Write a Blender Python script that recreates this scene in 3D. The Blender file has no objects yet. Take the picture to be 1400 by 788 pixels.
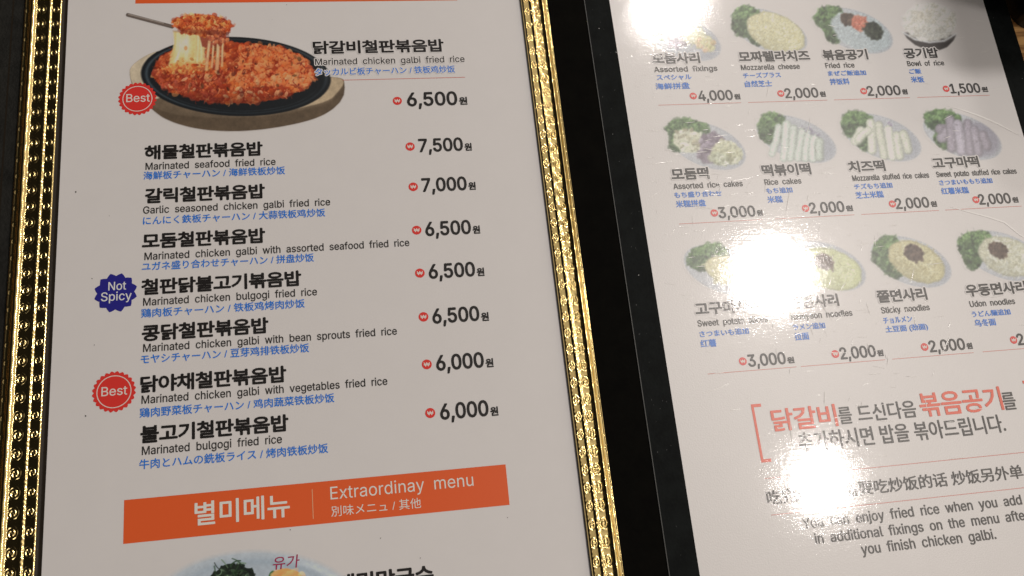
import bpy, math, os, random
import numpy as np

# ------------------------------------------------------------------ camera, world, lamps, exposure
scn = bpy.context.scene
COL = scn.collection
MM = 0.001
PAGE_Z = 6.0            # the printed pages lie 6 mm above the table top


def mm(x, y, z=0.0):
    return (x * MM, y * MM, (z + PAGE_Z) * MM)


cam_data = bpy.data.cameras.new('camera')
cam = bpy.data.objects.new('camera', cam_data)
COL.objects.link(cam)
scn.camera = cam
cam_data.sensor_width = 36.0
cam_data.lens = 30.65
cam_data.clip_start = 0.01
cam_data.clip_end = 60.0
from mathutils import Matrix, Vector
from mathutils.geometry import delaunay_2d_cdt
RX = (0.9859804, -0.06135295, 0.15517236)      # page x axis seen from the camera (right, down, forward)
RY = (-0.10388108, -0.95345114, 0.28308948)    # page y axis
RZ = (0.13058089, -0.29524015, -0.94645755)    # page normal
right = Vector((RX[0], RY[0], RZ[0]))
up = -Vector((RX[1], RY[1], RZ[1]))
back = -Vector((RX[2], RY[2], RZ[2]))
m = Matrix.Identity(4)
for i in range(3):
    m[i][0], m[i][1], m[i][2] = right[i], up[i], back[i]
m.translation = Vector(mm(-56.79, -103.60, 346.38))
cam.matrix_world = m

world = bpy.data.worlds.new('World')
scn.world = world
world.use_nodes = True
wt = world.node_tree
wb = wt.nodes['Background']
tc = wt.nodes.new('ShaderNodeTexCoord')
sx = wt.nodes.new('ShaderNodeSeparateXYZ')
wt.links.new(tc.outputs['Generated'], sx.inputs[0])
wr = wt.nodes.new('ShaderNodeValToRGB')          # a restaurant room: dim to the left, lit to the right
mr = wt.nodes.new('ShaderNodeMapRange')
mr.inputs[1].default_value = -1.0
mr.inputs[2].default_value = 1.0
wt.links.new(sx.outputs[0], mr.inputs[0])
wt.links.new(mr.outputs[0], wr.inputs[0])
el = wr.color_ramp.elements
el[0].position = 0.38
el[0].color = (0.012, 0.011, 0.010, 1)
el[1].position = 0.88
el[1].color = (0.85, 0.74, 0.63, 1)
for p_, c_ in ((0.52, (0.06, 0.054, 0.047)), (0.59, (0.34, 0.30, 0.26)), (0.67, (0.78, 0.69, 0.59))):
    e = wr.color_ramp.elements.new(p_)
    e.color = (*c_, 1)
wt.links.new(wr.outputs[0], wb.inputs[0])
wb.inputs[1].default_value = 0.56


def lamp(name, x, y, z, sx_, sy_, radiance, color=(1.0, 0.925, 0.87)):
    d = bpy.data.lights.new(name, 'AREA')
    d.shape = 'ELLIPSE'
    d.size, d.size_y = sx_, sy_
    d.energy = radiance * math.pi * math.pi * sx_ * sy_ / 4
    d.color = color
    o = bpy.data.objects.new(name, d)
    o.location = mm(x, y, z)
    COL.objects.link(o)
    return o


lamp('ceiling_lamp', 690, 1108, 1400, 0.14, 0.11, 100)
lamp('ceiling_lamp', 812, 412, 1400, 0.15, 0.12, 110)
lamp('ceiling_lamp', 830, -42, 1400, 0.095, 0.10, 100)
lamp('fill_lamp', -150, -1500, 1500, 0.9, 0.9, 2.35, (1.0, 0.93, 0.89))  # unseen lamp added as soft fill to brighten the pages

scn.view_settings.view_transform = 'Standard'
scn.view_settings.look = 'None'
scn.view_settings.exposure = 0.42
scn.view_settings.gamma = 1.0
scn.cycles.use_denoising = True
scn.cycles.max_bounces = 6
scn.cycles.caustics_reflective = False
scn.cycles.caustics_refractive = False

# ------------------------------------------------------------------ colour helpers


def lin(c):
    return tuple((v / 255 / 12.92) if v / 255 <= 0.04045 else ((v / 255 + 0.055) / 1.055) ** 2.4 for v in c)


PAPER = (0.80, 0.785, 0.782)
REF = lin((196, 184, 174))


def ink(c):
    """Pigment reflectance of a print that looks like sRGB c beside paper of sRGB 196,184,174."""
    return tuple(min(0.86, a / b * p) for a, b, p in zip(lin(c), REF, PAPER))


# ------------------------------------------------------------------ materials
def new_mat(name):
    m_ = bpy.data.materials.new(name)
    m_.use_nodes = True
    nt = m_.node_tree
    return m_, nt, nt.nodes['Principled BSDF']


def noise(nt, vec, scale, detail=2.0, rough=0.5):
    n = nt.nodes.new('ShaderNodeTexNoise')
    n.inputs['Scale'].default_value = scale
    n.inputs['Detail'].default_value = detail
    n.inputs['Roughness'].default_value = rough
    if vec is not None:
        nt.links.new(vec, n.inputs['Vector'])
    return n.outputs['Fac']


def math_node(nt, op, a, b):
    n = nt.nodes.new('ShaderNodeMath')
    n.operation = op
    for i_, v in enumerate((a, b)):
        if v is None:
            continue
        if isinstance(v, (int, float)):
            n.inputs[i_].default_value = v
        else:
            nt.links.new(v, n.inputs[i_])
    return n.outputs[0]


def laminate(name, color=None, worn=False, mottling=0.0):
    """Print under a clear plastic film; the film of the worn menu is scratched and wavy."""
    m_, nt, b = new_mat(name)
    pos = nt.nodes.new('ShaderNodeNewGeometry').outputs['Position']
    if color is None:
        at = nt.nodes.new('ShaderNodeAttribute')
        at.attribute_name = 'print'
        csock = at.outputs['Color']
    else:
        rgb = nt.nodes.new('ShaderNodeRGB')
        rgb.outputs[0].default_value = (*color, 1)
        csock = rgb.outputs[0]
    if mottling:
        f = noise(nt, pos, 90, 4, 0.6)
        f2 = math_node(nt, 'ADD', math_node(nt, 'MULTIPLY', f, mottling), 1 - mottling * 0.5)
        mx = nt.nodes.new('ShaderNodeVectorMath')
        mx.operation = 'SCALE'
        nt.links.new(csock, mx.inputs[0])
        nt.links.new(f2, mx.inputs['Scale'])
        csock = mx.outputs[0]
    nt.links.new(csock, b.inputs['Base Color'])
    b.inputs['Roughness'].default_value = 0.37 if worn else 0.5
    b.inputs['Specular IOR Level'].default_value = 0.75 if worn else 0.3
    b.inputs['Coat Weight'].default_value = 1.0
    b.inputs['Coat Roughness'].default_value = 0.075 if worn else 0.14
    b.inputs['Coat IOR'].default_value = 1.5
    bump = nt.nodes.new('ShaderNodeBump')
    bump.inputs['Strength'].default_value = 1.0
    bump.inputs['Distance'].default_value = 0.001
    wav = noise(nt, pos, 42, 1.0)
    if worn:
        fine = noise(nt, pos, 1500, 2.0, 0.6)
        mp = nt.nodes.new('ShaderNodeMapping')
        mp.inputs['Rotation'].default_value = (0, 0, math.radians(4))
        mp.inputs['Scale'].default_value = (55, 700, 1)
        nt.links.new(pos, mp.inputs['Vector'])
        streak = noise(nt, mp.outputs[0], 1.0, 3.0, 0.65)
        med = noise(nt, pos, 260, 2.0, 0.5)
        h = math_node(nt, 'ADD', math_node(nt, 'MULTIPLY', wav, 0.045), math_node(nt, 'MULTIPLY', fine, 0.014))
        h = math_node(nt, 'ADD', h, math_node(nt, 'MULTIPLY', streak, 0.018))
        h = math_node(nt, 'ADD', h, math_node(nt, 'MULTIPLY', med, 0.025))
    else:
        fine = noise(nt, pos, 900, 2.0, 0.5)
        h = math_node(nt, 'ADD', math_node(nt, 'MULTIPLY', wav, 0.06), math_node(nt, 'MULTIPLY', fine, 0.010))
    nt.links.new(h, bump.inputs['Height'])
    nt.links.new(bump.outputs[0], b.inputs['Coat Normal'])
    if worn:
        b2 = nt.nodes.new('ShaderNodeBump')
        b2.inputs['Distance'].default_value = 0.001
        nt.links.new(math_node(nt, 'MULTIPLY', fine, 0.05), b2.inputs['Height'])
        nt.links.new(b2.outputs[0], b.inputs['Normal'])
    return m_


MATS = {}
PALETTE = {
    'black': ink((24, 20, 18)), 'grey': ink((44, 40, 36)), 'blue': ink((36, 102, 176)), 'white': PAPER,
    'orange': ink((212, 80, 34)), 'cream': ink((240, 200, 176)), 'red': ink((196, 46, 38)),
    'note_red': ink((216, 80, 54)), 'navy': ink((34, 30, 108)), 'pale': ink((200, 192, 200)),
    'pink': ink((240, 185, 170)), 'rule': ink((186, 110, 96)), 'magenta': ink((146, 36, 66)),
    'line_orange': ink((225, 150, 110)),
}


def print_mat(key, worn):
    k = (key, worn)
    if k not in MATS:
        MATS[k] = laminate(('worn_' if worn else '') + 'film_' + key, PALETTE[key], worn,
                           0.05 if key == 'white' else 0.0)
    return MATS[k]


photo_mat = {False: laminate('film_photo', None, False), True: laminate('worn_film_photo', None, True)}


def leather_mat(name, base, rough, grain):
    m_, nt, b = new_mat(name)
    pos = nt.nodes.new('ShaderNodeNewGeometry').outputs['Position']
    v = nt.nodes.new('ShaderNodeTexVoronoi')
    v.inputs['Scale'].default_value = 900
    nt.links.new(pos, v.inputs['Vector'])
    n1 = noise(nt, pos, 350, 4, 0.6)
    bump = nt.nodes.new('ShaderNodeBump')
    bump.inputs['Distance'].default_value = 0.001
    bump.inputs['Strength'].default_value = 1.0
    h = math_node(nt, 'ADD', math_node(nt, 'MULTIPLY', v.outputs['Distance'], grain), math_node(nt, 'MULTIPLY', n1, grain * 1.2))
    nt.links.new(h, bump.inputs['Height'])
    nt.links.new(bump.outputs[0], b.inputs['Normal'])
    rp = nt.nodes.new('ShaderNodeValToRGB')
    rp.color_ramp.elements[0].color = (*[c * 0.7 for c in base], 1)
    rp.color_ramp.elements[1].color = (*[c * 1.5 for c in base], 1)
    rp.color_ramp.elements[0].position = 0.35
    rp.color_ramp.elements[1].position = 0.7
    nt.links.new(noise(nt, pos, 120, 5, 0.7), rp.inputs[0])
    nt.links.new(rp.outputs[0], b.inputs['Base Color'])
    b.inputs['Roughness'].default_value = rough
    return m_


leather_left = leather_mat('black_leather', (0.016, 0.016, 0.014), 0.5, 0.10)
leather_right = leather_mat('black_leatherette', (0.006, 0.0075, 0.0075), 0.5, 0.03)
shaded_leather = leather_mat('shaded_black_leather', (0.0022, 0.0020, 0.0014), 0.6, 0.01)  # the cover's leather again, its darkness in the gap put into the colour
for m_, sp in ((leather_left, 0.35), (leather_right, 0.05), (shaded_leather, 0.03)):
    m_.node_tree.nodes['Principled BSDF'].inputs['Specular IOR Level'].default_value = sp

gold, gnt, gb = new_mat('polished_gold')
gb.inputs['Metallic'].default_value = 1.0
gb.inputs['Base Color'].default_value = (0.90, 0.70, 0.31, 1)
gb.inputs['Roughness'].default_value = 0.15
gpos = gnt.nodes.new('ShaderNodeNewGeometry').outputs['Position']
gbump = gnt.nodes.new('ShaderNodeBump')
gbump.inputs['Distance'].default_value = 0.001
gnt.links.new(math_node(gnt, 'MULTIPLY', noise(gnt, gpos, 500, 2, 0.5), 0.025), gbump.inputs['Height'])
gnt.links.new(gbump.outputs[0], gb.inputs['Normal'])

rim_dark, rnt, rb_ = new_mat('dark_rim')
rb_.inputs['Base Color'].default_value = (0.02, 0.015, 0.010, 1)
rb_.inputs['Roughness'].default_value = 0.35

wood, wnt, wbsdf = new_mat('varnished_wood')
wpos = wnt.nodes.new('ShaderNodeNewGeometry').outputs['Position']
wmap = wnt.nodes.new('ShaderNodeMapping')
wmap.inputs['Rotation'].default_value = (0, 0, math.radians(22))
wmap.inputs['Scale'].default_value = (6, 60, 6)
wnt.links.new(wpos, wmap.inputs['Vector'])
wn = noise(wnt, wmap.outputs[0], 5.0, 5, 0.6)
wramp = wnt.nodes.new('ShaderNodeValToRGB')
wramp.color_ramp.elements[0].color = (0.16, 0.05, 0.012, 1)
wramp.color_ramp.elements[1].color = (0.80, 0.46, 0.18, 1)
wramp.color_ramp.elements[0].position = 0.38
wramp.color_ramp.elements[1].position = 0.62
wnt.links.new(wn, wramp.inputs[0])
wnt.links.new(wramp.outputs[0], wbsdf.inputs['Base Color'])
wbsdf.inputs['Roughness'].default_value = 0.3

plastic, pnt, pb = new_mat('black_plastic')
pb.inputs['Base Color'].default_value = (0.008, 0.009, 0.008, 1)
pb.inputs['Roughness'].default_value = 0.4

edge_mat, ent, eb = new_mat('grey_edge')
eb.inputs['Base Color'].default_value = (0.05, 0.052, 0.05, 1)
eb.inputs['Roughness'].default_value = 0.4

crease_mat, cnt, cb = new_mat('film_crease')
cb.inputs['Base Color'].default_value = (0.95, 0.94, 0.92, 1)
cb.inputs['Roughness'].default_value = 0.18
cb.inputs['Coat Weight'].default_value = 1.0
cb.inputs['Coat Roughness'].default_value = 0.15


glint_mat, snt, sb = new_mat('crease_glint_paint')
sb.inputs['Base Color'].default_value = (0.93, 0.92, 0.90, 1)  # near white: the lamp glint along the creases is put into the colour
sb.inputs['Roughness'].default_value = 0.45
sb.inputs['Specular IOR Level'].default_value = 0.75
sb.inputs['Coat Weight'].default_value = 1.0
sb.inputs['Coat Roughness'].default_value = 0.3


# ------------------------------------------------------------------ mesh helpers
class Acc:
    """Collects faces (mm) of one mesh object, with a material per face."""

    def __init__(self):
        self.v, self.f, self.mi, self.mats = [], [], [], []

    def slot(self, mat):
        if mat not in self.mats:
            self.mats.append(mat)
        return self.mats.index(mat)

    def add(self, verts, faces, mat):
        o = len(self.v)
        self.v.extend(verts)
        s = self.slot(mat)
        for f in faces:
            self.f.append([i + o for i in f])
            self.mi.append(s)

    def poly(self, pts, z, mat):
        self.add([(x, y, z) for x, y in pts], [list(range(len(pts)))], mat)

    def rect(self, x0, y0, x1, y1, z, mat):
        self.poly([(x0, y0), (x1, y0), (x1, y1), (x0, y1)], z, mat)

    def ring(self, cx, cy, r0, r1, z, mat, n=64):
        v, f = [], []
        for i in range(n):
            a = 2 * math.pi * i / n
            for r in (r0, r1):
                v.append((cx + r * math.cos(a), cy + r * math.sin(a), z))
        for i in range(n):
            j = (i + 1) % n
            f.append([2 * i, 2 * i + 1, 2 * j + 1, 2 * j])
        self.add(v, f, mat)

    def build(self, name, parent=None, smooth=False):
        me = bpy.data.meshes.new(name)
        me.from_pydata([mm(*p) for p in self.v], [], self.f)
        for m_ in self.mats:
            me.materials.append(m_)
        me.polygons.foreach_set('material_index', self.mi)
        if smooth:
            me.polygons.foreach_set('use_smooth', [True] * len(me.polygons))
        me.update()
        return link(name, me, parent)


def link(name, me, parent=None):
    o = bpy.data.objects.new(name, me)
    COL.objects.link(o)
    if parent is not None:
        o.parent = parent
        if parent.parent is None:           # a part under its thing; sub-parts sit in the part's own frame
            o.matrix_parent_inverse = Matrix.Translation(-parent.location)
    return o


def empty(name, x, y, z, label, cat):
    o = bpy.data.objects.new(name, None)
    o.empty_display_size = 0.02
    o.location = mm(x, y, z)
    o['label'] = label
    o['category'] = cat
    COL.objects.link(o)
    return o


def slab(name, x0, y0, x1, y1, z0, z1, mat, bev, parent, seg=3, corner=2.0):
    """A board with rounded corners and rounded upper edges."""
    acc = Acc()
    rings = []
    prof = [(0.0, z0)] + [(bev * (1 - math.cos(t)), z1 - bev + bev * math.sin(t)) for t in np.linspace(0, math.pi / 2, seg + 1)]
    nq = 6
    for ins, z in prof:
        r = max(corner - ins, 0.05)
        pts = []
        for (cx, cy, a0) in ((x1 - corner, y1 - corner, 0), (x0 + corner, y1 - corner, 90), (x0 + corner, y0 + corner, 180), (x1 - corner, y0 + corner, 270)):
            for k in range(nq + 1):
                a = math.radians(a0 + 90 * k / nq)
                pts.append((cx + r * math.cos(a), cy + r * math.sin(a), z))
        rings.append(pts)
    n = len(rings[0])
    v = [p for r in rings for p in r]
    f = []
    for i in range(len(rings) - 1):
        for j in range(n):
            k = (j + 1) % n
            f.append([i * n + j, i * n + k, (i + 1) * n + k, (i + 1) * n + j])
    f.append([(len(rings) - 1) * n + j for j in range(n)])
    f.append([j for j in range(n)][::-1])
    acc.add(v, f, mat)
    return acc.build(name, parent)


# ------------------------------------------------------------------ lettering
FONT = None
try:
    FONT = bpy.data.fonts.load(os.path.join(bpy.utils.system_resource('DATAFILES'), 'fonts', 'Inter.woff2'))
except Exception:
    FONT = None
_cache = {}


def glyphs(s, spacing=1.0):
    """Outlines of a line of text, filled by the non-zero winding rule (font contours may overlap)."""
    if (s, spacing) in _cache:
        return _cache[(s, spacing)]
    d = bpy.data.curves.new('lettering', 'FONT')
    d.body = s
    d.resolution_u = 3
    d.fill_mode = 'NONE'
    d.space_character = spacing
    if FONT is not None and s.isascii():
        d.font = FONT
    o = bpy.data.objects.new('lettering', d)
    COL.objects.link(o)
    dg = bpy.context.evaluated_depsgraph_get()
    me = bpy.data.meshes.new_from_object(o.evaluated_get(dg))
    V = [Vector(p.co[:2]) for p in me.vertices]
    nxt = {}
    for e_ in me.edges:
        a, b = e_.vertices
        nxt.setdefault(a, []).append(b)
        nxt.setdefault(b, []).append(a)
    bpy.data.objects.remove(o)
    bpy.data.curves.remove(d)
    bpy.data.meshes.remove(me)
    seen, loops = set(), []
    for st in range(len(V)):
        if st in seen or st not in nxt:
            continue
        L, cur = [st], st
        seen.add(st)
        while True:
            n = [x for x in nxt[cur] if x not in seen]
            if not n:
                break
            cur = cur + 1 if cur + 1 in n else n[0]
            L.append(cur)
            seen.add(cur)
        if len(L) > 2:
            loops.append(L)
    sg = []
    for L in loops:
        ar = sum(V[L[k - 1]].x * V[L[k]].y - V[L[k]].x * V[L[k - 1]].y for k in range(len(L)))
        sg.append(1 if ar > 0 else -1)
    loops = [L if g > 0 else L[::-1] for L, g in zip(loops, sg)]
    vo, eo, fo, ov, oe, of = delaunay_2d_cdt(V, [], loops, 1, 1e-6)
    f = [list(q_) for q_, src in zip(fo, of) if sum(sg[k] for k in src) != 0]
    _cache[(s, spacing)] = (np.array([p[:] for p in vo]), f)
    return _cache[(s, spacing)]


CAP = float(np.ptp(glyphs('H')[0][:, 1]))


def letter(acc, s, x, y, w, h, mode, mat, r=0.0, z=0.10, halo=None, halo_r=0.0, lean=0.0, spacing=1.0):
    """Set s so that its ink spans x..x+w and its body y..y+h; r (mm) fattens the strokes."""
    if s.isascii():
        s = s.replace(' ', '  ')
    v, f = glyphs(s, spacing)
    x0, x1 = v[:, 0].min(), v[:, 0].max()
    kx = (w - 2 * r) / (x1 - x0)
    if mode == 'c':
        y0, ky = 0.0, (h - 2 * r) / CAP
    else:
        y0 = v[:, 1].min()
        ky = (h - 2 * r) / (v[:, 1].max() - y0)
    px = x + r + (v[:, 0] - x0) * kx
    py = y + r + (v[:, 1] - y0) * ky
    px = px + (py - y) * lean

    def stack(rad, z_, m_, n):
        offs = [(0, 0)] + ([(rad * math.cos(2 * math.pi * k / n), rad * math.sin(2 * math.pi * k / n)) for k in range(n)] if rad else [])
        for k, (dx, dy) in enumerate(offs):
            zz = z_ + 0.003 * k
            acc.add([(a + dx, b + dy, zz) for a, b in zip(px, py)], f, m_)
    if halo is not None:
        stack(halo_r + r, z - 0.04, halo, 10)
    stack(r, z, mat, 8)


# style: colour key, stroke fattening (share of height), halo radius in mm
STYLE = {
    'title': ('black', 0.036, 0.0, 0.93), 'eng': ('grey', 0.016, 0.0, 1.0), 'blue': ('blue', 0.014, 0.0, 1.0), 'price': ('black', 0.036, 0.0, 0.97),
    'won': ('black', 0.04, 0.0, 1.0), 'head': ('cream', 0.016, 0.0, 1.0), 'headthin': ('cream', 0.0, 0.0, 1.0), 'headblue': ('cream', 0.0, 0.0, 1.0),
    'title2': ('black', 0.042, 0.55, 0.94), 'eng2': ('grey', 0.022, 0.0, 1.0), 'blue2': ('blue', 0.020, 0.0, 1.0), 'price2': ('black', 0.030, 0.0, 0.97),
    'won2': ('black', 0.05, 0.0, 1.0), 'nred': ('note_red', 0.020, 0.0, 0.93), 'nblk': ('grey', 0.014, 0.0, 0.97), 'neng': ('grey', 0.020, 0.0, 1.0),
}

# ------------------------------------------------------------------ measured layout of the two printed pages (mm, origin between the pages)
LEFT_TEXT = [
    ('dish_name', '닭갈비철판볶음밥', -77.4, 113.43, 58.26, 6.77, 'i', 'title'),
    ('dish_name', '해물철판볶음밥', -147.68, 65.09, 47.68, 6.77, 'i', 'title'),
    ('dish_name', '갈릭철판볶음밥', -147.25, 45.54, 47.7, 6.77, 'i', 'title'),
    ('dish_name', '모둠철판볶음밥', -148.09, 25.79, 48.22, 6.77, 'i', 'title'),
    ('dish_name', '철판닭불고기볶음밥', -148.06, 6.4, 62.03, 6.77, 'i', 'title'),
    ('dish_name', '콩닭철판볶음밥', -147.58, -12.5, 48.09, 6.77, 'i', 'title'),
    ('dish_name', '닭야채철판볶음밥', -147.8, -32.82, 54.65, 6.77, 'i', 'title'),
    ('dish_name', '불고기철판볶음밥', -147.49, -52.08, 54.59, 6.77, 'i', 'title'),
    ('english_name', 'Marinated chicken galbi fried rice', -76.65, 108.01, 66.34, 3.2, 'c', 'eng'),
    ('english_name', 'Marinated seafood fried rice', -147.19, 60.61, 52.33, 3.2, 'c', 'eng'),
    ('english_name', 'Garlic seasoned chicken galbi fried rice', -147.84, 41.12, 74.8, 3.2, 'c', 'eng'),
    ('english_name', 'Marinated chicken galbi with assorted seafood fried rice', -147.04, 21.11, 105.72, 3.2, 'c', 'eng'),
    ('english_name', 'Marinated chicken bulgogi fried rice', -147.25, 2.05, 67.23, 3.2, 'c', 'eng'),
    ('english_name', 'Marinated chicken galbi with bean sprouts fried rice', -146.97, -16.68, 97.97, 3.2, 'c', 'eng'),
    ('english_name', 'Marinated chicken galbi with vegetables fried rice', -147.25, -36.95, 93.14, 3.2, 'c', 'eng'),
    ('english_name', 'Marinated bulgogi fried rice', -146.82, -56.36, 51.24, 3.2, 'c', 'eng'),
    ('translation', 'タッカルビ板チャーハン / 铁板鸡炒饭', -76.85, 102.65, 61.75, 3.73, 'i', 'blue'),
    ('translation', '海鮮板チャーハン / 海鲜铁板炒饭', -147.98, 56.13, 56.91, 3.73, 'i', 'blue'),
    ('translation', 'にんにく鉄板チャーハン / 大蒜铁板鸡炒饭', -147.83, 36.17, 72.54, 3.73, 'i', 'blue'),
    ('translation', 'ユガネ盛り合わせチャーハン / 拼盘炒饭', -147.95, 16.54, 67.25, 3.73, 'i', 'blue'),
    ('translation', '鶏肉板チャーハン / 铁板鸡烤肉炒饭', -147.92, -2.86, 62.86, 3.73, 'i', 'blue'),
    ('translation', 'モヤシチャーハン / 豆芽鸡排铁板炒饭', -147.77, -21.4, 63.74, 3.73, 'i', 'blue'),
    ('translation', '鶏肉野菜板チャーハン / 鸡肉蔬菜铁板炒饭', -147.83, -42.26, 72.72, 3.73, 'i', 'blue'),
    ('translation', '牛肉とハムの銑板ライス / 烤肉铁板炒饭', -147.66, -61.64, 69.29, 3.73, 'i', 'blue'),
    ('price', '6,500', -37.68, 86.37, 22.34, 6.87, 'c', 'price'),
    ('won_suffix', '원', -14.68, 86.4, 3.77, 3.95, 'i', 'won'),
    ('price', '7,500', -34.25, 63.98, 19.45, 6.45, 'c', 'price'),
    ('won_suffix', '원', -14.2, 63.89, 3.25, 3.72, 'i', 'won'),
    ('price', '7,000', -34.25, 45.26, 19.45, 6.45, 'c', 'price'),
    ('won_suffix', '원', -14.2, 45.27, 3.25, 3.72, 'i', 'won'),
    ('price', '6,500', -34.25, 25.07, 19.45, 6.45, 'c', 'price'),
    ('won_suffix', '원', -14.2, 25.03, 3.25, 3.72, 'i', 'won'),
    ('price', '6,500', -34.25, 6.11, 19.45, 6.45, 'c', 'price'),
    ('won_suffix', '원', -14.2, 6.03, 3.25, 3.72, 'i', 'won'),
    ('price', '6,500', -34.25, -13.23, 19.45, 6.45, 'c', 'price'),
    ('won_suffix', '원', -14.2, -13.49, 3.25, 3.72, 'i', 'won'),
    ('price', '6,000', -34.25, -32.88, 19.45, 6.45, 'c', 'price'),
    ('won_suffix', '원', -14.2, -33.03, 3.25, 3.72, 'i', 'won'),
    ('price', '6,000', -34.25, -52.7, 19.45, 6.45, 'c', 'price'),
    ('won_suffix', '원', -14.2, -52.87, 3.25, 3.72, 'i', 'won'),
    ('banner_title', '별미메뉴', -127.88, -84.15, 34.45, 8.73, 'i', 'head'),
    ('banner_english', 'Extraordinay menu', -78.27, -79.31, 54.74, 4.7, 'c', 'headthin'),
    ('banner_translation', '別味メニュ / 其他', -78.27, -85.7, 33.9, 3.9, 'i', 'headblue'),
    ('dish_name', '메밀막국수', -77.39, -113.54, 35.88, 6.77, 'i', 'title'),
    ('badge_word', 'Best', -155.42, 92.17, 9.55, 3.81, 'c', 'badge'),
    ('badge_word', 'Not', -160.44, 9.23, 6.7, 3.49, 'c', 'badge'),
    ('badge_word', 'Spicy', -163.04, 4.92, 11.45, 3.61, 'c', 'badge'),
    ('badge_word', 'Best', -161.86, -32.86, 9.37, 3.54, 'c', 'badge'),
]
LEFT_MARKS = [(-41.92, 89.29), (-37.87, 66.9), (-37.87, 47.9), (-37.85, 28.02), (-37.93, 8.92), (-37.83, -9.98), (-38.0, -29.88), (-38.14, -49.6)]
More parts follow.
